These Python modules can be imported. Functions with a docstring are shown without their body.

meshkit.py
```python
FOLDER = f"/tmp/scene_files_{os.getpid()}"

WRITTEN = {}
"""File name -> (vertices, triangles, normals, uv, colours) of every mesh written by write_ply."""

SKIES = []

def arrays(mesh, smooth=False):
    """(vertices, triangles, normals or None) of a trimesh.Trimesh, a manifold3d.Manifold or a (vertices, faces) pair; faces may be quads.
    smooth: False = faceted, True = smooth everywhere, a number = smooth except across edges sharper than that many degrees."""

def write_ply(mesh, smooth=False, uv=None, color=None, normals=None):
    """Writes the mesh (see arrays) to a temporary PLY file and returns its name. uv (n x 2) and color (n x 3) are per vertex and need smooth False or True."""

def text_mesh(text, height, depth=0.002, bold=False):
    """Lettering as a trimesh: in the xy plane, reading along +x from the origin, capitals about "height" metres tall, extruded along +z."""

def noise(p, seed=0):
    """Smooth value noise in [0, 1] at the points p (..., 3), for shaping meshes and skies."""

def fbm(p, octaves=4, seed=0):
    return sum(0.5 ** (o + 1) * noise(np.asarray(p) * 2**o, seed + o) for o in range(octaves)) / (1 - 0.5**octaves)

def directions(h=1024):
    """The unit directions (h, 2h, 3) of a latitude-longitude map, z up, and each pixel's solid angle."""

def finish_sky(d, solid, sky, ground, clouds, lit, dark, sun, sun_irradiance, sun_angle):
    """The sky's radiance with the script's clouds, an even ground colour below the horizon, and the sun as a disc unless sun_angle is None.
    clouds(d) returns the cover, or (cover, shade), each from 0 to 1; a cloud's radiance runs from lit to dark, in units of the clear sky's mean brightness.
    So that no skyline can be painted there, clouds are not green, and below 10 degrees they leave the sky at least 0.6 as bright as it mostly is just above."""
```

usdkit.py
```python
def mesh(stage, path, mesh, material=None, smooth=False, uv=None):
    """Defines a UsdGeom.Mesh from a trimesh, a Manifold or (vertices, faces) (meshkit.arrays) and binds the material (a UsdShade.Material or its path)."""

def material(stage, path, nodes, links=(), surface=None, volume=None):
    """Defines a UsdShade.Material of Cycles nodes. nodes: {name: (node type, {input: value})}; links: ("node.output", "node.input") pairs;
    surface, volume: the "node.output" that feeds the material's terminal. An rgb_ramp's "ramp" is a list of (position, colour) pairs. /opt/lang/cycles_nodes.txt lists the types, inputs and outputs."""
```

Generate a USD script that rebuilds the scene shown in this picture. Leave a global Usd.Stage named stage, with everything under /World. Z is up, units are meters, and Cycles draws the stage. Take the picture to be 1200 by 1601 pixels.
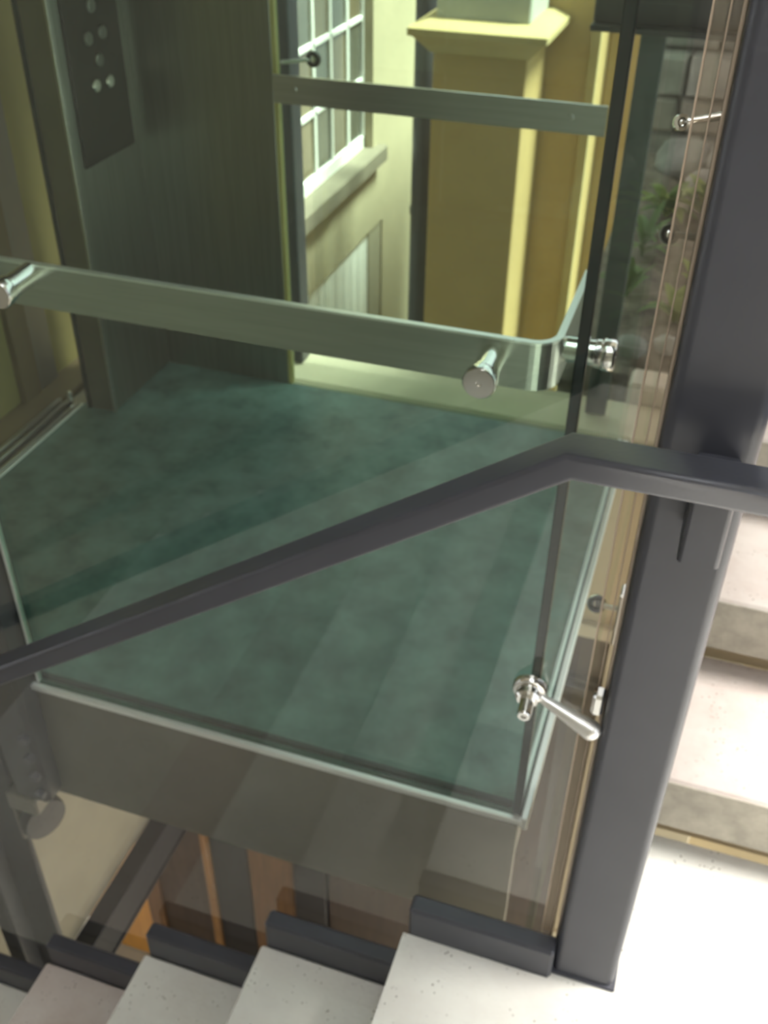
import math, random
import numpy as np
import trimesh
from shapely.geometry import LineString, Polygon, box as sbox
from scipy.spatial import ConvexHull
from pxr import Usd, UsdGeom, UsdLux, UsdShade, Gf, Sdf
import usdkit, meshkit

rng = random.Random(11)
stage = Usd.Stage.CreateInMemory()
UsdGeom.SetStageUpAxis(stage, UsdGeom.Tokens.z)
UsdGeom.SetStageMetersPerUnit(stage, 1.0)
UsdGeom.Xform.Define(stage, '/World')
UsdGeom.Scope.Define(stage, '/World/Looks')

# ------------------------------------------------------------------ camera
EYE = (0.0, 0.0, 1.65)
RIGHT = (0.94779595, 0.3187147, 0.01018671)
UP = (-0.19755632, 0.56181859, 0.8033252)
FWD = (-0.25030847, 0.76340082, -0.59545349)
FILL_LEVEL = 75.0  # strength of the added warm fill below the lift
cam = UsdGeom.Camera.Define(stage, '/World/camera')
cam.CreateHorizontalApertureAttr(36.0)
cam.CreateVerticalApertureAttr(36.0 * 1601 / 1200)
cam.CreateFocalLengthAttr(36.0 * 1577.4 / 1200)
cam.CreateClippingRangeAttr(Gf.Vec2f(0.05, 500))
cam.CreateExposureAttr(-0.42)
cam.CreateFStopAttr(21.0)
cam.CreateFocusDistanceAttr(0.5)      # the phone's focus missed: the whole picture is a little soft
cam.AddTransformOp().Set(Gf.Matrix4d(*RIGHT, 0, *UP, 0, *[-c for c in FWD], 0, *EYE, 1))

# ------------------------------------------------------------------ light: a bright overcast sky with a soft sun behind thin cloud
dome = UsdLux.DomeLight.Define(stage, '/World/sky')
dome.CreateColorAttr(Gf.Vec3f(0.93, 0.97, 1.0))
dome.CreateIntensityAttr(0.7)
sun = UsdLux.DistantLight.Define(stage, '/World/sun')
sun.CreateColorAttr(Gf.Vec3f(1.0, 0.95, 0.88))
sun.CreateIntensityAttr(92.0)
sun.CreateAngleAttr(18.0)
SUN = np.array([0.50, 0.14, 1.0]); SUN /= np.linalg.norm(SUN)   # direction to the sun
zx = SUN; xx = np.cross([0, 0, 1.0], zx); xx /= np.linalg.norm(xx); yx = np.cross(zx, xx)
sun.AddTransformOp().Set(Gf.Matrix4d(*xx, 0, *yx, 0, *zx, 0, 0, 0, 0, 1))

# ------------------------------------------------------------------ materials
def mat(name, color, rough=0.6, metallic=0.0, var=0.0, scale=6.0, bump=0.0, bscale=40.0, stretch=(1, 1, 1), spec=0.5, color2=None, detail=4.0):
    c = np.array(color, float)
    c2 = np.array(color2, float) if color2 is not None else np.clip(c * (1 - var), 0, 1)
    nodes = {'p': ('principled_bsdf', {'roughness': rough, 'metallic': metallic, 'specular_ior_level': spec, 'base_color': tuple(c)})}
    links = []
    if var or color2 is not None or bump:
        nodes['g'] = ('texture_coordinate', {})
        nodes['m'] = ('mapping', {'scale': stretch})
        links.append(('g.object', 'm.vector'))
    if var or color2 is not None:
        nodes['n'] = ('noise_texture', {'scale': scale, 'detail': detail, 'roughness': 0.6})
        nodes['r'] = ('rgb_ramp', {'ramp': [(0.34, tuple(c2)), (0.66, tuple(np.clip(c * (1 + var * 0.5), 0, 1)))]})
        links += [('m.vector', 'n.vector'), ('n.fac', 'r.fac'), ('r.color', 'p.base_color')]
    if bump:
        nodes['bn'] = ('noise_texture', {'scale': bscale, 'detail': 3.0})
        nodes['b'] = ('bump', {'strength': bump, 'distance': 0.004})
        links += [('m.vector', 'bn.vector'), ('bn.fac', 'b.height'), ('b.normal', 'p.normal')]
    return usdkit.material(stage, '/World/Looks/' + name, nodes, links, surface='p.BSDF')


def granite(name, base, speck, warm):
    nodes = {
        'g': ('texture_coordinate', {}),
        'n1': ('noise_texture', {'scale': 7.0, 'detail': 5.0, 'roughness': 0.65}),
        'r1': ('rgb_ramp', {'ramp': [(0.35, warm), (0.65, base)]}),
        'v': ('voronoi_texture', {'scale': 95.0}),
        'rv': ('rgb_ramp', {'ramp': [(0.0, (1, 1, 1)), (0.13, (1, 1, 1)), (0.2, (0, 0, 0))]}),
        'n2': ('noise_texture', {'scale': 16.0, 'detail': 2.0}),
        'r2': ('rgb_ramp', {'ramp': [(0.5, (0, 0, 0)), (0.6, (1, 1, 1))]}),
        'mu': ('mix', {'mix_type': 'multiply', 'fac': 1.0}),
        'mx': ('mix', {'mix_type': 'mix', 'color2': speck}),
        'bw': ('rgb_to_bw', {}),
        'bn': ('noise_texture', {'scale': 120.0, 'detail': 3.0}),
        'b': ('bump', {'strength': 0.35, 'distance': 0.002}),
        'p': ('principled_bsdf', {'roughness': 0.62}),
    }
    links = [('g.object', 'n1.vector'), ('g.object', 'v.vector'), ('g.object', 'n2.vector'), ('g.object', 'bn.vector'),
             ('n1.fac', 'r1.fac'), ('v.distance', 'rv.fac'), ('n2.fac', 'r2.fac'), ('rv.color', 'mu.color1'), ('r2.color', 'mu.color2'),
             ('mu.color', 'bw.color'), ('bw.val', 'mx.fac'), ('r1.color', 'mx.color1'), ('mx.color', 'p.base_color'),
             ('bn.fac', 'b.height'), ('b.normal', 'p.normal')]
    return usdkit.material(stage, '/World/Looks/' + name, nodes, links, surface='p.BSDF')


def pane_mat(name, tint, ior=1.6, most=1.0):
    nodes = {'f': ('fresnel', {'IOR': ior}), 'g': ('geometry', {}), 'inv': ('math', {'math_type': 'subtract', 'value1': 1.0}),
             'mn': ('math', {'math_type': 'minimum', 'value2': most}), 'mu': ('math', {'math_type': 'multiply'}), 't': ('transparent_bsdf', {'color': tint}),
             's': ('glossy_bsdf', {'color': (1, 1, 1), 'roughness': 0.0}), 'x': ('mix_closure', {})}
    links = [('g.backfacing', 'inv.value2'), ('f.fac', 'mn.value1'), ('mn.value', 'mu.value1'), ('inv.value', 'mu.value2'), ('mu.value', 'x.fac'),
             ('t.BSDF', 'x.closure1'), ('s.BSDF', 'x.closure2')]
    return usdkit.material(stage, '/World/Looks/' + name, nodes, links, surface='x.closure')


def leaf_mat(name, color):
    nodes = {'d': ('principled_bsdf', {'base_color': color, 'roughness': 0.45}), 't': ('translucent_bsdf', {'color': tuple(np.array(color) * 1.3)}), 'x': ('mix_closure', {'fac': 0.3})}
    return usdkit.material(stage, '/World/Looks/' + name, nodes, [('d.BSDF', 'x.closure1'), ('t.BSDF', 'x.closure2')], surface='x.closure')


M = {}
M['paint'] = mat('charcoal_paint', (0.056, 0.058, 0.073), 0.33, var=0.12, scale=3.0, bump=0.05, bscale=200)
M['paint_dark'] = mat('black_paint', (0.018, 0.02, 0.024), 0.45, var=0.15, scale=4)
M['green_paint'] = mat('dark_green_paint', (0.022, 0.040, 0.040), 0.45, var=0.15, scale=4)
M['sling_paint'] = mat('slate_paint', (0.03, 0.033, 0.038), 0.4, var=0.12, scale=4)
M['steel'] = mat('brushed_steel', (0.52, 0.52, 0.50), 0.30, 1.0, var=0.08, scale=3.0, stretch=(1, 1, 30))
M['steel_wall'] = mat('dull_steel', (0.30, 0.31, 0.29), 0.36, 1.0, var=0.10, scale=3.0, stretch=(30, 30, 1))
M['fascia'] = mat('fascia_steel', (0.20, 0.195, 0.17), 0.5, 0.7, var=0.12, scale=3.0)
M['chrome'] = mat('polished_chrome', (0.78, 0.77, 0.75), 0.10, 1.0)
M['satin'] = mat('satin_steel', (0.80, 0.79, 0.77), 0.35, 0.8)
M['trim'] = mat('light_steel_trim', (0.74, 0.77, 0.76), 0.32, 0.55, var=0.05)
M['gasket'] = mat('dark_gasket', (0.02, 0.03, 0.03), 0.6)
M['green_edge'] = mat('green_glass_edge', (0.004, 0.018, 0.017), 0.15)
M['ochre_glint_edge'] = mat('ochre_glint', (0.42, 0.38, 0.14), 0.3)  # caught ochre light put into the edge colour
M['pale_edge'] = mat('pale_glass_edge', (0.52, 0.42, 0.33), 0.3, var=0.12, scale=5)
M['linoleum'] = mat('green_linoleum', (0.10, 0.175, 0.165), 0.45, color2=(0.045, 0.095, 0.09), var=0.25, scale=11.0, detail=10.0, bump=0.08, bscale=60)
M['granite'] = granite('granite_tread', (0.66, 0.66, 0.62), (0.16, 0.14, 0.12), (0.60, 0.585, 0.55))
M['granite_pink'] = granite('granite_pink', (0.58, 0.53, 0.50), (0.20, 0.16, 0.14), (0.50, 0.43, 0.40))
M['granite_shade'] = mat('granite_shade_tone', (0.40, 0.37, 0.31), 0.7, var=0.2, scale=25, bump=0.3, bscale=80)  # darkened granite, shade put into the colour
M['riser'] = mat('tan_riser', (0.34, 0.27, 0.17), 0.7, var=0.1, scale=8)
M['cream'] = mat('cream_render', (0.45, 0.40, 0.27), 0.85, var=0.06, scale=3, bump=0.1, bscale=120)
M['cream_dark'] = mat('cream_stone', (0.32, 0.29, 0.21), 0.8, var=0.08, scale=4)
M['sill_stone'] = mat('grey_beige_stone', (0.20, 0.175, 0.13), 0.8, var=0.1, scale=5)
M['ochre'] = mat('ochre_render', (0.40, 0.285, 0.115), 0.85, var=0.08, scale=2, bump=0.1, bscale=120)
M['ochre_trim'] = mat('ochre_moulding', (0.40, 0.32, 0.15), 0.8, var=0.08, scale=4)
M['olive'] = mat('olive_yellow_render', (0.26, 0.23, 0.08), 0.8, var=0.12, scale=3)
M['brown_strip'] = mat('brown_strip', (0.13, 0.10, 0.045), 0.6, var=0.15, scale=5)
M['frosted'] = usdkit.material(stage, '/World/Looks/frosted_glass', {'t': ('translucent_bsdf', {'color': (0.80, 0.83, 0.86)})}, [], surface='t.BSDF')
M['soffit'] = mat('pale_soffit', (0.60, 0.57, 0.50), 0.85, var=0.05, scale=2)
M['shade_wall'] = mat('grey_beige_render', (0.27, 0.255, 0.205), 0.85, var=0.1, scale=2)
M['tan'] = mat('tan_render', (0.52, 0.44, 0.28), 0.85, var=0.06, scale=3)
M['white'] = mat('white_paint', (0.80, 0.82, 0.80), 0.5, var=0.03, scale=3)
M['grey_stone'] = mat('grey_render', (0.42, 0.44, 0.40), 0.8, var=0.1, scale=4)
M['ledge'] = mat('cream_concrete', (0.56, 0.51, 0.37), 0.8, var=0.08, scale=6)
M['pane_window'] = [mat('window_glass', (0.10, 0.10, 0.08), 0.08, var=0.3, scale=2), mat('window_glass_brown', (0.16, 0.13, 0.08), 0.10, var=0.3, scale=2)]
M['wood_orange'] = mat('orange_wood', (0.62, 0.30, 0.05), 0.5, var=0.12, scale=3, stretch=(6, 6, 1))
M['wood'] = mat('brown_wood', (0.05, 0.031, 0.02), 0.5, var=0.25, scale=4, stretch=(8, 8, 1))
M['wood_mid'] = mat('chestnut_wood', (0.14, 0.07, 0.025), 0.5, var=0.25, scale=4, stretch=(8, 8, 1))
M['wood_light'] = mat('pale_oak', (0.26, 0.13, 0.04), 0.5, var=0.15, scale=3)
M['wood_dark'] = mat('dark_wood', (0.016, 0.014, 0.015), 0.5, var=0.2, scale=4)
M['soil'] = mat('garden_soil', (0.21, 0.18, 0.145), 0.95, var=0.5, scale=14, bump=0.8, bscale=40)
M['rock'] = [mat('grey_rock', (0.32, 0.32, 0.30), 0.9, var=0.35, scale=6, bump=0.5, bscale=30), mat('brown_rock', (0.30, 0.275, 0.24), 0.9, var=0.35, scale=6, bump=0.5, bscale=30),
             mat('pale_rock', (0.40, 0.40, 0.37), 0.9, var=0.3, scale=6, bump=0.5, bscale=30)]
M['curb'] = mat('pale_curb_stone', (0.66, 0.60, 0.50), 0.85, var=0.12, scale=8)
M['leaf'] = [leaf_mat('leaf_green', (0.15, 0.25, 0.07)), leaf_mat('leaf_light', (0.30, 0.38, 0.11)), leaf_mat('leaf_deep', (0.09, 0.17, 0.06))]
M['black_plastic'] = mat('black_plate', (0.012, 0.014, 0.012), 0.28)
M['paving'] = mat('courtyard_paving', (0.30, 0.27, 0.22), 0.85, var=0.15, scale=2)
M['black_rubber'] = mat('black_rubber', (0.02, 0.02, 0.02), 0.5)
M['shaft_glass'] = pane_mat('shaft_glass', (0.945, 0.96, 0.945), 1.74)
M['edge_glass'] = usdkit.material(stage, '/World/Looks/edge_glass', {'t': ('transparent_bsdf', {'color': (0.95, 0.9, 0.85)}), 'd': ('principled_bsdf', {'base_color': (0.80, 0.69, 0.53), 'roughness': 0.3}), 'x': ('mix_closure', {'fac': 0.20})}, [('t.BSDF', 'x.closure1'), ('d.BSDF', 'x.closure2')], surface='x.closure')
M['cab_glass'] = pane_mat('cab_glass', (0.79, 0.91, 0.83), 1.4)
M['side_glass'] = pane_mat('side_glass', (0.90, 0.955, 0.93), 1.35, 0.08)   # reflection capped low on the side panes

# ------------------------------------------------------------------ scene helpers
used = {}
def numbered(parent, name):
    k = (parent, name); n = used.get(k, 0); used[k] = n + 1
    return f'{parent}/{name}' if n == 0 else f'{parent}/{name}_{n:03d}'

origin = {}
def tag(p, label=None, cat=None, group=None, kind=None):
    for k, v in (('label', label), ('category', cat), ('group', group), ('kind', kind)):
        if v: p.SetCustomDataByKey(k, v)
    return p

def thing(name, label, cat, loc=(0, 0, 0), group=None, kind=None):
    path = numbered('/World', name)
    x = UsdGeom.Xform.Define(stage, path); x.AddTranslateOp().Set(Gf.Vec3d(*map(float, loc)))
    origin[path] = np.array(loc, float)
    return tag(x.GetPrim(), label, cat, group, kind)

def obj(name, m, material, parent=None, smooth=30, label=None, kind=None):
    """one Mesh prim from a trimesh (or a list of them) in world coordinates"""
    if isinstance(m, (list, tuple)): m = trimesh.util.concatenate(list(m))
    base = str(parent.GetPath()) if parent else '/World'
    root = '/' + '/'.join(base.split('/')[1:3])
    off = origin.get(root, np.zeros(3))
    path = numbered(base, name)
    v = np.array(m.vertices) - off
    p = usdkit.mesh(stage, path, (v, np.array(m.faces)), material, smooth=smooth).GetPrim()
    if label: p.SetCustomDataByKey('label', label)
    if kind: p.SetCustomDataByKey('kind', kind)
    return p

def struct(name, m, material, label, cat):
    return tag(obj(name, m, material), label, cat, kind='structure')

# ------------------------------------------------------------------ mesh helpers
def hull(pts):
    pts = np.asarray(pts, float)
    return trimesh.convex.convex_hull(pts)

def bx(x0, x1, y0, y1, z0, z1, c=0.003):
    c = min(c, (x1 - x0) * .45, (y1 - y0) * .45, (z1 - z0) * .45)
    if c <= 0:
        m = trimesh.creation.box([x1 - x0, y1 - y0, z1 - z0]); m.apply_translation([(x0 + x1) / 2, (y0 + y1) / 2, (z0 + z1) / 2]); return m
    P = []
    for sx, ax in ((1, x0), (-1, x1)):
        for sy, ay in ((1, y0), (-1, y1)):
            for sz, az in ((1, z0), (-1, z1)):
                P += [(ax + sx * c, ay + sy * c, az), (ax + sx * c, ay, az + sz * c), (ax, ay + sy * c, az + sz * c)]
    return hull(P)

def lathe(profile, centre, axis=(0, 0, 1), n=32):
    m = trimesh.creation.revolve(np.array(profile, float), sections=n)
    m.apply_transform(trimesh.geometry.align_vectors([0, 0, 1], np.array(axis, float) / np.linalg.norm(axis)))
    m.apply_translation(centre)
    m.fix_normals()
    return m

def extr(poly, z0, z1):
    m = trimesh.creation.extrude_polygon(poly, z1 - z0); m.apply_translation([0, 0, z0]); return m

def rrect(x0, x1, y0, y1, r, seg=5):
    return sbox(x0 + r, y0 + r, x1 - r, y1 - r).buffer(r, quad_segs=seg)

def sweep(profile, path):
    """profile: (side, up) points; path: 3D points; mitred joints"""
    P = [np.array(p, float) for p in path]; n = len(P); prof = np.array(profile, float); k = len(prof)
    D = [(P[i + 1] - P[i]) / np.linalg.norm(P[i + 1] - P[i]) for i in range(n - 1)]
    rings = []
    for i in range(n):
        d = D[min(i, n - 2)]
        nrm = d if i in (0, n - 1) else (D[i - 1] + D[i]) / np.linalg.norm(D[i - 1] + D[i])
        s = np.cross(d, [0, 0, 1.0]); s /= np.linalg.norm(s); u = np.cross(s, d)
        q = prof[:, :1] * s + prof[:, 1:] * u
        q = q - np.outer(q @ nrm / (d @ nrm), d)
        rings.append(P[i] + q)
    V = np.vstack(rings); F = []
    for i in range(n - 1):
        for j in range(k):
            a, b, c, e = i * k + j, i * k + (j + 1) % k, (i + 1) * k + (j + 1) % k, (i + 1) * k + j
            F += [[a, b, c], [a, c, e]]
    for base, flip in ((0, 1), ((n - 1) * k, 0)):
        for j in range(1, k - 1):
            F.append([base, base + j + 1, base + j] if flip else [base, base + j, base + j + 1])
    m = trimesh.Trimesh(V, F, process=False); m.fix_normals(); return m

def rprofile(w, h, r, seg=4):
    p = np.array(rrect(-w / 2, w / 2, -h / 2, h / 2, r, seg).exterior.coords)[:-1]
    return p

def rock(c, s, seed):
    m = trimesh.creation.icosphere(2); v = np.array(m.vertices)
    v *= (0.72 + 0.55 * meshkit.fbm(v * 1.6 + seed * 7.3, 3, seed))[:, None]
    m.vertices = v * np.array(s) + np.array(c); return m

# ================================================================== THE STAIRS
RISE, GO = 0.195, 0.284
X1 = -0.266                                   # nosing of the landing
stairs = thing('granite_staircase', 'pale speckled granite stairs with charcoal steel upstands descending to the left', 'stairs', (-0.8, 0.3, -1.0), kind='structure')
def tread_slab(x0, x1, y0, y1, z, t=0.05):
    return bx(x0, x1, y0, y1, z - t, z, 0.004)
# landing slab at the corner (the top of this flight), run on to the other flight
obj('landing_slab', extr(Polygon([(X1, -1.35), (1.5, -1.35), (1.5, 1.30), (-0.010, 1.30), (-0.010, 0.95), (X1, 0.95)]), -0.05, 0.0), M['granite'], stairs)
for k in range(1, 8):
    xr = X1 - GO * (k - 1); z = -RISE * k
    obj('tread', tread_slab(xr - GO, xr + 0.03, -1.35, 0.95, z), M['granite_pink'] if k == 3 else M['granite'], stairs)
for k in range(0, 8):
    xr = X1 - GO * k; z = -RISE * k
    obj('riser', bx(xr + 0.022, xr + 0.034, -1.35, 0.94, z - RISE, z - 0.05, 0), M['riser'], stairs)
for k in range(0, 8):
    xr = X1 - GO * k; z = -RISE * k
    x1 = -0.006 if k == 0 else xr + GO + 0.02
    obj('upstand', bx(xr + 0.008, x1, 0.951, 0.987, z - 0.30, z + 0.072, 0.005), M['paint'], stairs)

flight = thing('granite_staircase', 'sunlit pinkish granite stairs climbing away behind the thick post', 'stairs', (0.8, 1.3, 0), kind='structure')
for k in range(6):
    y = 1.288 + 0.312 * k; z = 0.182 * (k + 1)
    obj('tread', bx(0.105, 1.5, y - 0.004, y + 0.345, z - 0.125 if k == 0 else z - 0.125, z, 0.005), M['granite_pink'], flight)
    obj('shaded_nosing_face', bx(0.107, 1.5, y - 0.008, y - 0.004, z - 0.123, z - 0.004, 0.001), M['granite_shade'], flight)  # thin darker skin, shade of the tread fronts put into colour
    obj('riser', bx(0.11, 1.5, y + 0.03, y + 0.045, z - 0.182, z - 0.125, 0), M['riser'], flight)

# ================================================================== POST AND STAIR HANDRAIL
post = thing('steel_post', 'thick charcoal steel post with rounded corners standing at the landing corner', 'post', (0.045, 1.015, 0))
obj('shaft', extr(rrect(-0.006, 0.097, 0.965, 1.065, 0.014, 6), 0.0, 3.2), M['paint'], post)
obj('foot_plate', bx(-0.010, 0.101, 0.960, 1.070, 0.0, 0.006, 0.002), M['paint'], post)

rail = thing('stair_handrail', 'charcoal painted steel stair handrail crossing in front of the glass lift', 'handrail', (-0.088, 0.89, 1.0))
ROCK = 1.078
rp = rprofile(0.05, 0.031, 0.006)
sl = 0.703
obj('rail', sweep(rp, [(-1.75, 0.89, ROCK - sl * (1.75 - 0.088)), (-0.088, 0.89, ROCK), (0.175, 0.89, ROCK), (0.175, 1.20, ROCK), (0.175, 2.7, ROCK + 1.5 * 0.583)]), M['paint'], rail, smooth=40)
br = obj('bracket', extr(rrect(0.036, 0.080, 0.893, 0.9655, 0.006), 0.968, 1.064), M['paint'], rail)

# ================================================================== LIFT SHAFT GLAZING
def pane(name, m, material, parent, label=None):
    """a glass sheet: one optical face and its four polished edges (the renderer follows only a few see-through faces)"""
    e = m.vertices.max(0) - m.vertices.min(0); a = int(np.argmin(e)); sgn = -1 if a == 1 else 1
    keep = m.face_normals[:, a] * -sgn < 0.9
    m = trimesh.Trimesh(m.vertices, m.faces[keep], process=False)
    return obj(name, m, material, parent, smooth=False, label=label)
gf = thing('glass_screen', 'frameless clear glass screen of the lift shaft just behind the stair upstands', 'glass screen', (-1.0, 1.0, 0))
pane('pane', bx(-1.9, -0.034, 0.996, 1.008, -1.9, 3.2, 0), M['shaft_glass'], gf)
es = obj('edge_strip', [bx(-0.036, -0.034, 0.994, 1.010, 0.06, 3.2, 0.0005), bx(-0.021, -0.0195, 0.994, 1.010, 0.06, 3.2, 0.0005), bx(-0.0105, -0.0065, 0.994, 1.010, 0.06, 3.2, 0.001)], M['pale_edge'], gf, label='pale laminated glass edge')
pane('edge_glass', bx(-0.034, -0.0105, 0.999, 1.006, 0.06, 3.2, 0), M['edge_glass'], gf)
gs = thing('glass_screen', 'clear glass side screen running back from the thick post', 'glass screen', (-0.06, 1.8, 0))
pane('pane', bx(-0.066, -0.054, 1.03, 2.60, -0.06, 3.2, 0), M['side_glass'], gs)

def spider(c, axis, r, arm_to, label, big=False, m=None, arm_w=(0.006, 0.012), mats=('chrome', 'chrome')):
    t = thing('glass_fitting', label, 'glass fitting', c)
    a = np.array(axis, float); a /= np.linalg.norm(a); c = np.array(c, float)
    if big:
        obj('washer', lathe([(0, 0), (r, 0), (r, 0.006), (r * .92, 0.010), (r * .7, 0.012), (0, 0.012)], c, a), M[mats[0]], t)
        obj('collar', lathe([(0, 0.012), (r * .72, 0.012), (r * .72, 0.022), (r * .6, 0.026), (0, 0.026)], c, a), M[mats[0]], t)
        obj('cap_nut', lathe([(0, 0.024), (r * .42, 0.024), (r * .42, 0.050), (r * .34, 0.054), (r * .16, 0.054), (r * .14, 0.048), (0, 0.048)], c, a, 24), M[mats[0]], t)
    else:
        obj('washer', lathe([(r * .42, 0), (r, 0), (r * 1.02, 0.004), (r * .95, 0.009), (r * .55, 0.009), (r * .42, 0.003)], c, a, 24), M[mats[0]], t)
        obj('bolt_head', lathe([(0, -0.004), (r * .43, -0.004), (r * .40, 0.006), (0, 0.008)], c, a, 20), M['chrome'], t)
    b = np.array(arm_to, float); s = c + a * 0.006 + (b - c) * (r * 0.75 / np.linalg.norm(b - c))
    pts = []
    for p, w in ((s, arm_w[0]), (b, arm_w[1])):
        sp = trimesh.creation.icosphere(2, w); pts.append(np.array(sp.vertices) + p)
    obj('arm', hull(np.vstack(pts)), M[mats[1]], t, smooth=60)
    return t
# near, on the front screen: its cap points to the stair
sp = spider((-0.110, 0.994, 0.628), (0.05, -1, -0.10), 0.024, (-0.019, 0.972, 0.596), 'large chrome bolt and tapering bright arm holding the front glass screen', big=True, arm_w=(0.006, 0.0145), mats=('chrome', 'satin'))
obj('clevis', bx(-0.024, -0.008, 0.970, 0.994, 0.625, 0.662, 0.004), M['chrome'], sp)
spider((-0.050, 1.165, 0.655), (0.3, -0.8, 0.5), 0.014, (-0.012, 1.15, 0.665), 'small chrome ball fitting with a thin arm above the large bolt', arm_w=(0.004, 0.004))
spider((-0.046, 1.256, 1.187), (0.2, -0.9, 0.4), 0.0125, (0.0, 1.23, 1.197), 'black ring fitting with a dark arm seen against the planted bed', arm_w=(0.004, 0.005), mats=('black_plastic', 'black_plastic'))
spider((-0.046, 1.03, 1.379), (0.2, -0.9, 0.3), 0.008, (-0.008, 1.03, 1.389), 'thin bright fitting near the top of the side glass in front of the stone wall', arm_w=(0.003, 0.004))
fin = thing('steel_fin', 'narrow dark steel fin behind the thick post carrying glass fittings', 'fin', (0.0, 1.2, 0))
obj('plate', bx(-0.012, -0.002, 1.066, 1.27, 0.0, 3.0, 0.002), M['paint_dark'], fin)
obj('lug', bx(-0.018, -0.006, 1.14, 1.17, 0.60, 0.70, 0.003), M['chrome'], fin)
obj('lug', bx(-0.014, -0.004, 1.21, 1.25, 1.16, 1.215, 0.003), M['paint_dark'], fin)

# back posts, back screen, beams of the shaft
pl = thing('steel_post', 'slim dark grey shaft post beside the steel lift wall', 'post', (-1.145, 2.69, 0))
obj('shaft', extr(rrect(-1.188, -1.156, 2.665, 2.735, 0.006), 0.1, 3.2), M['paint'], pl)
pr = thing('steel_post', 'dark green-grey shaft post in front of the planted bed', 'post', (-0.2, 2.7, 0))
obj('shaft', extr(rrect(-0.246, -0.186, 2.66, 2.685, 0.004), 0.1, 1.142), M['green_paint'], pr)
lb = thing('landing_beam', 'very dark steel edge beam of the upper landing at the top right', 'beam', (0.4, 2.76, 1.3))
obj('web', bx(-0.365, 1.5, 2.68, 2.72, 1.155, 1.62, 0.004), M['paint_dark'], lb)
obj('landing_slab', bx(-0.30, 1.5, 2.725, 5.2, 1.22, 1.34, 0.004), M['granite_shade'], lb)  # unseen slab, lengthened to shade the planted bed
obj('bottom_flange', bx(-0.365, 1.5, 2.64, 2.76, 1.143, 1.157, 0.002), M['paint_dark'], lb)
gb = thing('glass_screen', 'clear glass back screen of the lift shaft behind the rear lift handrail', 'glass screen', (-0.7, 2.62, 0))
pane('pane', bx(-1.112, -0.24, 2.694, 2.704, 0.12, 3.2, 0), M['shaft_glass'], gb)
spider((-1.097, 2.692, 1.012), (0, -1, 0), 0.021, (-1.172, 2.655, 1.006), 'dark ring fitting on the back glass in front of the white window', arm_w=(0.005, 0.006), mats=('black_plastic', 'steel'))
sill = thing('shaft_sill', 'long cream concrete sill behind the lift floor', 'sill', (-0.6, 2.62, 0.05))
obj('coping', bx(-1.20, 0.10, 2.57, 2.78, 0.02, 0.092, 0.008), M['ledge'], sill)
obj('drip_edge', bx(-1.20, 0.10, 2.556, 2.572, 0.03, 0.085, 0.003), M['cream_dark'], sill)

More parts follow.
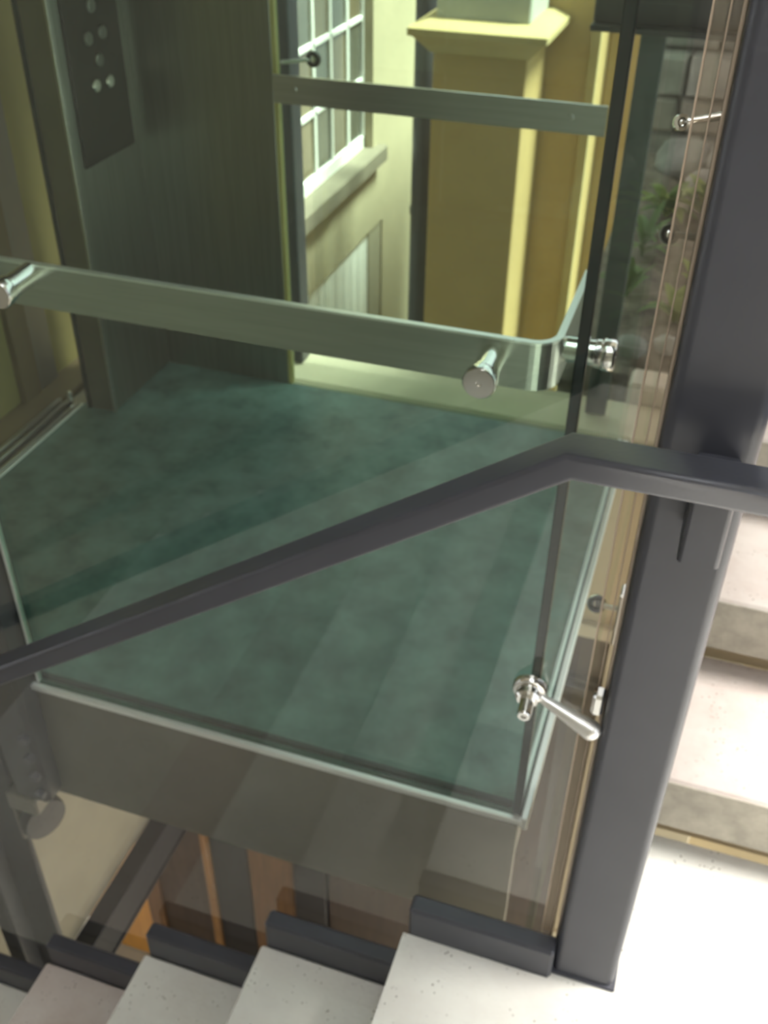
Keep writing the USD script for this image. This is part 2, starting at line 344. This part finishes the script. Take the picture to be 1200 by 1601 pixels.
# ================================================================== THE LIFT CAR
car = thing('lift_car', 'glass walled lift car with green marbled floor and steel handrails', 'lift', (-0.9, 1.85, 0.1))
FX0, FX1, FY0, FY1, FZ = -1.675, -0.115, 1.18, 2.53, 0.10
obj('floor', bx(FX0, FX1 - 0.012, FY0 + 0.010, FY1, 0.06, FZ, 0.001), M['linoleum'], car)
obj('floor_trim', bx(FX0, FX1 + 0.004, FY0 - 0.014, FY0 - 0.002, 0.089, FZ + 0.004, 0.002), M['trim'], car, label='bright steel strip along the front floor edge')
obj('gasket', bx(FX0, FX1 - 0.02, FY0 + 0.012, FY0 + 0.024, FZ, FZ + 0.012, 0.002), M['gasket'], car)
obj('floor_trim', [bx(FX1 - 0.013, FX1 - 0.004, FY0, FY1, 0.08, FZ + 0.012, 0.002), bx(FX1 + 0.001, FX1 + 0.014, FY0 - 0.012, FY1, 0.08, FZ + 0.010, 0.002)], M['trim'], car, label='bright double steel channel along the side floor edge')
obj('gasket', bx(FX1 - 0.005, FX1 + 0.002, FY0, FY1, 0.08, FZ + 0.006, 0.001), M['gasket'], car)
obj('platform', bx(FX0, FX1 - 0.004, FY0 + 0.02, FY1, -0.05, 0.062, 0.004), M['fascia'], car)
obj('fascia', bx(FX0, FX1 - 0.002, FY0 - 0.004, FY0 + 0.012, -0.262, 0.078, 0.002), M['fascia'], car, label='dull brown-grey steel apron under the floor')
fp = pane('front_pane', bx(-1.137, FX1 - 0.016, FY0 - 0.002, FY0 + 0.008, FZ + 0.004, 2.3, 0), M['cab_glass'], car)
obj('glass_edge', bx(FX1 - 0.016, FX1 - 0.001, FY0 - 0.003, FY0 + 0.012, FZ + 0.004, 2.3, 0.002), M['green_edge'], fp, label='dark green polished glass edge')
obj('glass_edge', bx(-1.143, -1.137, FY0 - 0.003, FY0 + 0.009, FZ + 0.004, 2.3, 0.001), M['trim'], fp)
pane('side_pane', bx(FX1 - 0.011, FX1 - 0.001, FY0 + 0.014, FY1, FZ + 0.012, 2.3, 0), M['side_glass'], car)
bp = pane('back_pane', bx(-1.131, FX1 - 0.014, FY1, FY1 + 0.010, FZ, 2.3, 0), M['cab_glass'], car)
obj('glass_edge', bx(-1.146, -1.131, FY1 - 0.004, FY1 + 0.014, FZ, 2.3, 0.002), M['ochre_glint_edge'], bp, label='glass edge coloured with the ochre light it catches')  # yellow stands for ochre light caught by the glass
obj('steel_wall', bx(-1.56, -1.146, FY1 - 0.004, FY1 + 0.02, FZ, 2.3, 0.001), M['steel_wall'], car, label='dull brushed steel back wall')
obj('roof', bx(FX0 - 0.1, FX1 + 0.01, FY0 - 0.02, FY1 + 0.02, 2.3, 2.42, 0.004), M['fascia'], car)
# control column on the left wall
col = obj('control_column', [bx(-1.66, -1.56, 2.206, 2.53, FZ, 2.3, 0.003)], M['steel_wall'], car)
obj('jamb', bx(-1.64, -1.5605, 2.196, 2.2065, FZ, 2.3, 0.001), M['fascia'], car)
obj('jamb_edge', bx(-1.653, -1.640, 2.192, 2.207, FZ, 2.3, 0.001), M['gasket'], car)
obj('corner_edge', bx(-1.566, -1.558, 2.193, 2.207, FZ, 2.3, 0.001), M['steel'], car, label='bright folded steel edge of the control column')
cp = obj('control_panel', bx(-1.560, -1.5535, 2.243, 2.488, 0.80, 1.75, 0.002), M['black_plastic'], car, label='glossy black control plate with round buttons')
for (y, z, m) in ((2.338, 0.985, 'chrome'), (2.402, 0.982, 'chrome'), (2.367, 1.041, 'steel'), (2.333, 1.096, 'steel'), (2.399, 1.099, 'steel'), (2.366, 1.166, 'steel'), (2.333, 1.235, 'steel'), (2.399, 1.235, 'steel')):
    obj('button', lathe([(0, 0), (0.0165, 0), (0.0165, 0.004), (0.0145, 0.007), (0, 0.0085)], (-1.5535, y, z), (1, 0, 0), 24), M['steel_wall' if m == 'steel' else m], cp, label='brighter round steel button' if m == 'chrome' else None)
# door sill on the left
ds = obj('door_sill', bx(-1.762, -1.675, 1.15, 2.206, 0.07, 0.092, 0.002), M['gasket'], car)
for x in (-1.755, -1.728, -1.694):
    obj('sill_track', bx(x - 0.007, x + 0.007, 1.15, 2.206, 0.09, 0.104, 0.002), M['steel'], ds)
obj('sill_track', bx(-1.683, -1.672, 1.15, 2.206, 0.09, 0.103, 0.002), M['trim'], ds)
obj('door_shoe', [lathe([(0, 0), (0.009, 0), (0.009, 0.03), (0.006, 0.038), (0, 0.04)], (-1.715, 2.20, 0.10))], M['chrome'], car)
# handrails (flat bars)
def bar(points, z0, z1, t=0.009):
    return extr(LineString(points).buffer(t / 2, cap_style=2, join_style=1), z0, z1)
def arc(cx, cy, r, a0, a1, n=8):
    return [(cx + r * math.cos(math.radians(a0 + (a1 - a0) * i / n)), cy + r * math.sin(math.radians(a0 + (a1 - a0) * i / n))) for i in range(n + 1)]
hb = obj('handrail', bar([(-1.62, 1.242)] + arc(-0.200, 1.277, 0.035, -90, 0) + [(-0.165, 1.51)], 0.948, 1.018, 0.010), M['steel'], car, label='flat brushed steel handrail wrapping the front corner')
obj('highlight_edge', bar([(-1.62, 1.242)] + arc(-0.200, 1.277, 0.035, -90, 0) + [(-0.165, 1.51)], 1.018, 1.0215, 0.010), M['satin'], hb, label='bright strip put in as the highlight along the rail top')  # lighter strip stands in for the sky highlight
hr = obj('handrail', bar([(-1.118, 2.468), (-0.277, 2.468)], 0.953, 1.021), M['steel'], car, label='flat brushed steel handrail across the back glass')
def standoff(c, axis, reach, parent):
    a = np.array(axis, float)
    p = [(0, -reach), (0.0185, -reach), (0.0185, -0.010), (0.021, -0.008), (0.021, -0.002), (0.018, 0), (0.0225, 0.001), (0.0235, 0.004), (0.0235, 0.016), (0.0215, 0.019), (0.004, 0.019), (0.003, 0.017), (0, 0.017)]
    return obj('standoff', lathe(p, c, a, 40), M['chrome'], parent, smooth=35, label='round chrome stand-off knob')
for x, z in ((-0.249, 0.993), (-0.993, 1.004)):
    standoff((x, 1.172, z), (0, -1, 0), 0.068, hb)
standoff((-0.108, 1.30, 0.990), (1, 0, 0), 0.054, hb)
for x in (-1.06, -0.36):
    obj('screw_head', lathe([(0, 0), (0.008, 0), (0.006, 0.004), (0, 0.004)], (x, 2.4635, 0.99), (0, -1, 0), 16), M['steel'], hr)
    obj('spacer', lathe([(0, 0), (0.012, 0), (0.012, 0.058), (0, 0.058)], (x, 2.473, 0.99), (0, 1, 0), 20), M['chrome'], hr)
# sling upright and roller guide at the front left
su = obj('sling_upright', [bx(-1.245, -1.150, 1.125, 1.215, -0.245, 2.4, 0.010), bx(-1.272, -1.245, 1.150, 1.17, -0.245, 2.4, 0.004)], M['sling_paint'], car, label='dark upright steel channel of the car frame')
for z in (-0.02, -0.08, -0.14, -0.20):
    obj('bolt', lathe([(0, 0), (0.013, 0), (0.013, 0.012), (0.010, 0.016), (0, 0.016)], (-1.163, 1.125, z), (0, -1, 0), 6), M['paint'], su)
rg = obj('roller_guide', [bx(-1.272, -1.190, 1.12, 1.21, -0.30, -0.245, 0.006), bx(-1.274, -1.262, 1.13, 1.20, -0.43, -0.30, 0.003)], M['fascia'], car)
obj('roller', lathe([(0, -0.018), (0.03, -0.018), (0.052, -0.016), (0.055, -0.008), (0.055, 0.008), (0.052, 0.016), (0.03, 0.018), (0, 0.018)], (-1.225, 1.165, -0.365), (1, -0.4, 0)), M['black_rubber'], rg)

gr = thing('guide_rail', 'dark steel guide rail rising behind the lowest visible upstands', 'guide rail', (-1.38, 1.2, -2))
obj('flange', bx(-1.485, -1.278, 1.150, 1.165, -4.2, 3.0, 0.003), M['paint_dark'], gr)
obj('web', bx(-1.385, -1.365, 1.10, 1.150, -4.2, 3.0, 0.003), M['sling_paint'], gr)

# ================================================================== SETTING: pit, walls, floor
struct('added_wall_front', bx(-9, 3.0, -1.65, -1.36, -4.3, 3.9, 0), M['shade_wall'], 'added unseen grey-beige wall behind the stairs', 'wall')  # unseen wall, added to close off light behind the stairs
struct('added_ceiling', [bx(-9, -0.50, -1.65, 3.3, 3.6, 3.8, 0), bx(0.70, 2.17, -1.65, 3.3, 3.6, 3.8, 0), bx(-0.50, 0.70, 0.95, 3.3, 3.6, 3.8, 0)], M['soffit'], 'added unseen pale soffit limiting sun and sky, open over the stairs', 'added_ceiling')  # invented roof, its edges decide which steps get sun
struct('floor', bx(-14, 14, -8, 22, -4.5, -4.3, 0), M['paving'], 'beige courtyard paving far below at the foot of the shaft', 'floor')
wb = thing('wall_back', 'tan rendered back wall of the shaft under the cream sill', 'wall', (-0.5, 2.8, -0.4), kind='structure')
obj('render', bx(-1.70, 0.4, 2.72, 2.9, -0.76, 0.02, 0.002), M['tan'], wb)
obj('string_course', bx(-1.70, 0.4, 2.695, 2.9, -0.82, -0.76, 0.004), M['ledge'], wb)
obj('jamb', bx(-0.045, 0.4, 2.70, 2.9, -4.3, -0.82, 0.004), M['ledge'], wb)
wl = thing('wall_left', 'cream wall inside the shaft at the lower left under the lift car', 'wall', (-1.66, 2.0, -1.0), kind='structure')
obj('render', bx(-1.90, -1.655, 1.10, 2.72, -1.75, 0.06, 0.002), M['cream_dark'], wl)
beam = thing('lintel_beam', 'black steel beam at the foot of the cream shaft wall', 'beam', (-1.58, 2.0, -1.85))
obj('web', bx(-1.65, -1.585, 1.10, 2.70, -1.94, -1.765, 0.004), M['paint_dark'], beam)
obj('bottom_flange', bx(-1.655, -1.578, 1.10, 2.70, -1.955, -1.94, 0.003), M['paint_dark'], beam)
obj('top_flange', bx(-1.655, -1.578, 1.10, 2.70, -1.765, -1.75, 0.003), M['paint_dark'], beam)
sk = thing('added_skylight', 'added frosted panes in the unseen soffit, softening light on the stairs', 'added_skylight', (0.1, -0.3, 3.65), kind='structure')  # unseen panes, added to spread soft light over the steps
for i in range(3):
    obj('pane', bx(-0.51 + 0.41 * i, -0.51 + 0.41 * i + 0.40, -1.36, 0.96, 3.70, 3.71, 0), M['frosted'], sk)
for i in range(2):
    obj('bar', bx(-0.12 + 0.41 * i, -0.09 + 0.41 * i, -1.36, 0.96, 3.66, 3.70, 0.003), M['paint'], sk)
fill_light = UsdLux.SphereLight.Define(stage, '/World/added_fill_light')       # unseen warm fill, added to brighten the orange panel
fill_light.CreateRadiusAttr(0.07); fill_light.CreateIntensityAttr(FILL_LEVEL); fill_light.CreateColorAttr(Gf.Vec3f(1.0, 0.72, 0.42)); fill_light.AddTranslateOp().Set(Gf.Vec3d(-2.75, 2.1, -3.0))
# timber panelling of the lower storey
tp = thing('timber_panelling', 'orange and brown timber panelling at the bottom of the shaft below the lift', 'panelling', (-1.5, 2.8, -3))
for (x0, x1, m, y) in ((-2.80, -2.32, 'wood_orange', 2.78), (-2.32, -2.22, 'wood_mid', 2.76), (-2.22, -1.905, 'wood', 2.78), (-1.905, -1.865, 'wood_light', 2.76), (-1.865, -1.64, 'wood_dark', 2.79),
                       (-1.64, -1.37, 'wood_mid', 2.78), (-1.37, -1.19, 'wood_dark', 2.75), (-1.19, -0.62, 'wood', 2.78), (-0.62, -0.50, 'wood_mid', 2.75), (-0.50, -0.047, 'wood', 2.78)):
    obj('panel', bx(x0 + 0.002, x1 - 0.002, y, 2.86, -4.3, -0.83, 0.006), M[m], tp)
for z in (-1.08, -1.12):
    obj('transom', bx(-0.62, -0.047, 2.745, 2.79, z - 0.012, z, 0.003), M['wood_dark'], tp)
# outside the lift door, left
wo = thing('wall_left', 'olive yellow wall seen through the open left side of the lift', 'wall', (-1.9, 2.2, 0.5), kind='structure')
obj('render', bx(-2.10, -1.87, 0.9, 2.90, 0.0, 3.0, 0.002), M['olive'], wo)
obj('threshold', bx(-1.872, -1.764, 0.9, 2.9, 0.061, 0.088, 0.003), M['brown_strip'], wo)
obj('reveal', bx(-1.871, -1.845, 2.165, 2.245, 0.0, 3.0, 0.003), M['brown_strip'], wo)
obj('reveal', bx(-1.871, -1.855, 2.245, 2.345, 0.0, 3.0, 0.003), M['fascia'], wo)

# ================================================================== BUILDING WITH THE WHITE WINDOW
WX = -2.48
bd = thing('building', 'cream rendered building with a white grid window above a white door', 'building', (-3, 7, -4.3))
def wall_with_holes(x0, x1, y0, y1, z0, z1, holes):
    p = sbox(y0, z0, y1, z1)
    for h in holes: p = p.difference(sbox(*h))
    m = trimesh.creation.extrude_polygon(p, x1 - x0)          # (y, z) plane, depth +x
    v = np.array(m.vertices); m.vertices = np.column_stack([v[:, 2] + x0, v[:, 0], v[:, 1]]); m.fix_normals(); return m
obj('wall', wall_with_holes(-2.8, WX, 5.2, 9.4, -4.3, 4.0, [(5.62, -0.64, 7.19, 1.6), (5.0, -4.3, 7.42, -1.25)]), M['cream'], bd)
wn = obj('window', [bx(-2.59, -2.545, 5.62, 7.19, -0.64, -0.545, 0.004), bx(-2.59, -2.545, 7.165, 7.19, -0.64, 1.6, 0.004), bx(-2.59, -2.545, 5.62, 5.66, -0.64, 1.6, 0.004)], M['white'], bd, label='white painted window grid')
cols = [5.95, 6.263, 6.565, 6.876, 7.165]; rows = [-0.55, -0.16, 0.246, 0.655, 1.065]
for y in cols[:-1]:
    obj('glazing_bar', bx(-2.58, -2.55, y - 0.017, y + 0.017, -0.56, 1.6, 0.004), M['white'], wn)
for z in rows[1:]:
    obj('glazing_bar', bx(-2.58, -2.55, 5.66, 7.18, z - 0.017, z + 0.017, 0.004), M['white'], wn)
ycs = [5.64] + cols
for i in range(5):
    for j in range(4):
        obj('glass', bx(-2.572, -2.566, ycs[i], ycs[i + 1], rows[j], rows[j + 1], 0), M['pane_window'][(i + (j > 1)) % 2], wn)
obj('backing', bx(-2.79, -2.74, 5.55, 7.25, -0.7, 1.6, 0), M['wood_dark'], wn)
obj('sill', bx(-2.56, -2.40, 5.4, 7.30, -0.745, -0.632, 0.006), M['sill_stone'], bd)
dr = obj('door', [bx(-2.56, -2.50, 5.0, 6.20, -4.28, -1.255, 0.004), bx(-2.56, -2.50, 6.215, 7.12, -4.28, -1.255, 0.004)], M['white'], bd, label='white painted double door')
for y in np.arange(5.15, 7.1, 0.16):
    obj('batten', bx(-2.502, -2.497, y - 0.006, y + 0.006, -4.2, -1.28, 0.001), M['white'], dr)
obj('door_frame', bx(-2.58, -2.49, 7.12, 7.42, -4.28, -1.255, 0.004), M['cream_dark'], dr)
dp = thing('downpipe', 'dark grey downpipe in the corner between cream and ochre walls', 'pipe', (-1.96, 6.72, -4.3))
obj('pipe', lathe([(0, -4.3), (0.072, -4.3), (0.072, 4.0), (0, 4.0)], (-1.96, 6.72, 0), n=28), M['paint'], dp)
obj('bracket', lathe([(0.072, 0), (0.08, 0), (0.08, 0.05), (0.072, 0.05)], (-1.96, 6.72, -0.9), n=28), M['paint'], dp)

# ================================================================== OCHRE PILASTER AND WALL
pd = thing('pilaster', 'ochre pilaster with a flared cornice and grey block above', 'pilaster', (-1.43, 6.3, -4.3))
obj('shaft', bx(-1.705, -1.155, 6.0, 6.56, -4.3, 0.34, 0.008), M['ochre'], pd)
def frustum(x0, x1, y0, y1, z0, e0, z1, e1):
    return hull([(x, y, z) for z, e in ((z0, e0), (z1, e1)) for x in (x0 - e, x1 + e) for y in (y0 - e, y1)])
obj('cornice', [frustum(-1.705, -1.155, 6.0, 6.56, 0.325, 0.012, 0.425, 0.105), bx(-1.83, -1.03, 5.875, 6.56, 0.425, 0.470, 0.006), frustum(-1.705, -1.155, 6.0, 6.56, 0.47, 0.11, 0.502, 0.03)], M['ochre_trim'], pd)
obj('block', bx(-1.70, -1.16, 6.02, 6.54, 0.495, 0.72, 0.01), M['grey_stone'], pd)
wy = thing('wall_right', 'ochre rendered wall behind the pilaster', 'wall', (-0.9, 7, -4.3), kind='structure')
obj('render', bx(-1.45, -0.84, 6.57, 8.6, -4.3, 0.8, 0.006), M['ochre'], wy)
obj('render', bx(-0.84, -0.60, 7.02, 8.6, -4.3, 0.8, 0.006), M['ochre'], wy)
obj('corner_bead', bx(-0.892, -0.832, 6.552, 6.60, -4.3, 0.8, 0.004), M['ochre_trim'], wy)
obj('coping', [bx(-1.40, -0.80, 6.565, 8.64, 0.8, 0.86, 0.006), bx(-0.80, -0.57, 6.98, 8.64, 0.8, 0.86, 0.006)], M['ochre_trim'], wy)
obj('base_course', bx(-1.15, -0.832, 6.54, 6.60, -4.3, -1.85, 0.004), M['ochre_trim'], wy)

# ================================================================== PLANTED BED AND ROUGH STONE WALL
gd = thing('garden_soil', 'dark loose soil of the planted bed beyond the side glass', 'soil', (0, 3.6, 0.05), kind='stuff')
N = 40
gx, gy = np.meshgrid(np.linspace(-0.37, 1.4, N), np.linspace(2.915, 4.92, N))
gz = 0.06 + 0.09 * meshkit.fbm(np.stack([gx * 5, gy * 5, gx * 0], -1), 4, 3) + 0.05 * (gy - 2.8)
V = np.column_stack([gx.ravel(), gy.ravel(), gz.ravel()])
F = []
for j in range(N - 1):
    for i in range(N - 1):
        a = j * N + i; F += [[a, a + 1, a + N + 1], [a, a + N + 1, a + N]]
top = trimesh.Trimesh(V, F, process=False)
obj('soil_surface', [top, bx(-0.37, 1.4, 2.915, 4.92, -0.37, 0.06, 0)], M['soil'], gd, smooth=True)
struct('wall_garden', bx(-0.37, 1.4, 2.91, 5.9, -4.3, -0.38, 0), M['tan'], 'tan rendered retaining wall holding up the planted bed', 'wall')
cs = [(-0.14, 0.0, 'pale cream curb stone at the edge of the planted bed, the left one'), (0.01, 0.2, 'pinkish curb stone beside the thick post')]
for x0, sx, lab in cs:
    c = obj('curb_stone', bx(x0, x0 + 0.14, 2.785, 2.905, 0.022, 0.150, 0.012), M['curb']); tag(c, lab, 'stone')
rr = random.Random(5)
# boulders
for k, (x, y, s, lab) in enumerate([(-0.16, 4.66, 0.13, 'grey boulder heaped below the rough stone wall, left end'), (0.05, 4.66, 0.15, 'large pale boulder heaped below the rough stone wall'), (-0.05, 4.42, 0.08, 'small rounded boulder in front of the heap'),
                                   (0.24, 4.50, 0.12, 'boulder at the right end of the heap near the thick post'), (-0.16, 2.98, 0.05, 'fist sized stone on the soil beside the green-grey post'), (-0.055, 3.02, 0.042, 'small whitish stone lying on the soil by the curb')]):
    m = obj('boulder', rock((x, y, 0.17 + 0.05 * (y - 2.8)), (s, s * .8, s * .75), k), M['rock'][2 if k % 2 else 0], smooth=True)
    tag(m, lab, 'rock')
# rough stone wall: coursed stones, individually cut
sw = thing('stone_wall', 'rough grey coursed stone wall behind the planted bed', 'wall', (0.2, 5.3, 0.1))
z = 0.12; row = 0
while z < 2.0:
    h = rr.uniform(0.13, 0.21); x = -0.42 + rr.uniform(-0.05, 0)
    setback = 0.16 * (z > 0.62) + 0.14 * (z > 1.1)
    while x < 1.3:
        w = rr.uniform(0.16, 0.36); y = 4.95 + setback + rr.uniform(-0.02, 0.02)
        p = []
        for sx in (0.006, w - 0.006):
            for sy in (0, 0.3):
                for sz in (0.006, h - 0.006):
                    j = lambda a: rr.uniform(-a, a)
                    p += [(x + sx + j(.012), y + sy + j(.015), z + sz + j(.01)), (x + sx * .8 + w * .1, y + sy - 0.015 * (sy == 0), z + sz * .8 + h * .1)]
        obj('stone', hull(p), M['rock'][rr.randrange(3)], sw, smooth=False)
        x += w
    z += h; row += 1
obj('core', [bx(-0.40, 1.3, 5.02, 5.9, 0.0, 0.62, 0), bx(-0.40, 1.3, 5.20, 5.9, 0.62, 1.1, 0), bx(-0.40, 1.3, 5.34, 5.9, 1.1, 2.0, 0)], M['rock'][1], sw)

def blade(base, az, length, width, lift, droop):
    n = 7; V = []; F = []
    d = np.array([math.cos(az), math.sin(az), 0]); s = np.array([-d[1], d[0], 0])
    for i in range(n + 1):
        t = i / n
        p = np.array(base) + d * length * t * math.cos(lift) + np.array([0, 0, 1]) * (length * t * math.sin(lift) - droop * t * t * length)
        w = width * math.sin(math.pi * min(1, 0.12 + 0.88 * t)) ** 0.8 * 0.5 if t < 1 else 0.0005
        V += [p - s * w + [0, 0, w * .35], p, p + s * w + [0, 0, w * .35]]
    for i in range(n):
        a = i * 3
        F += [[a, a + 1, a + 4], [a, a + 4, a + 3], [a + 1, a + 2, a + 5], [a + 1, a + 5, a + 4]]
    m = trimesh.Trimesh(np.array(V), F, process=False)
    back = m.copy(); back.vertices = back.vertices - [0, 0, 0.0012]; back.invert()
    return trimesh.util.concatenate([m, back])
def plant(loc, n, L, w, mat_i, label, lift=(0.5, 1.1), az=None, seed=0):
    q = random.Random(seed); t = thing('garden_plant', label, 'plant', loc)
    obj('stem', lathe([(0, 0), (0.006, 0), (0.004, L * .35), (0, L * .36)], loc, n=8), M['leaf'][2], t)
    for i in range(n):
        a = (2 * math.pi * i / n + q.uniform(-.3, .3)) if az is None else q.uniform(*az)
        b = (loc[0], loc[1], loc[2] + L * .33 * q.uniform(.2, 1))
        obj('leaf', blade(b, a, L * q.uniform(.7, 1.1), w * q.uniform(.8, 1.15), q.uniform(*lift), q.uniform(.2, .6)), M['leaf'][mat_i if q.random() < .7 else 0], t, smooth=True)
    return t
plant((-0.05, 3.28, 0.12), 9, 0.17, 0.045, 1, 'broad leaved light green plant on the soil by the thick post', seed=1)
plant((-0.005, 3.52, 0.13), 6, 0.15, 0.03, 1, 'spindly light green plant further back beside the thick post', seed=2)
plant((-0.235, 3.42, 0.12), 11, 0.22, 0.03, 0, 'grassy green plant hugging the green-grey post', seed=3, lift=(0.7, 1.3))
plant((-0.225, 3.80, 0.14), 11, 0.22, 0.03, 0, 'second grassy green plant behind the post, further back', seed=4, lift=(0.7, 1.3))
plant((-0.18, 4.18, 0.16), 14, 0.24, 0.05, 1, 'bushy yellow-green plant below the boulders, left of the bed', seed=5)
plant((0.0, 4.12, 0.16), 16, 0.27, 0.06, 1, 'bushy yellow-green plant below the boulders, middle of the bed', seed=6)
plant((-0.26, 5.02, 0.72), 8, 0.16, 0.03, 1, 'small yellow-green tuft growing on the stone wall ledge', seed=7)
plant((0.12, 3.80, 0.15), 10, 0.18, 0.05, 0, 'green leafy plant at the right of the bed behind the thick post', seed=8)
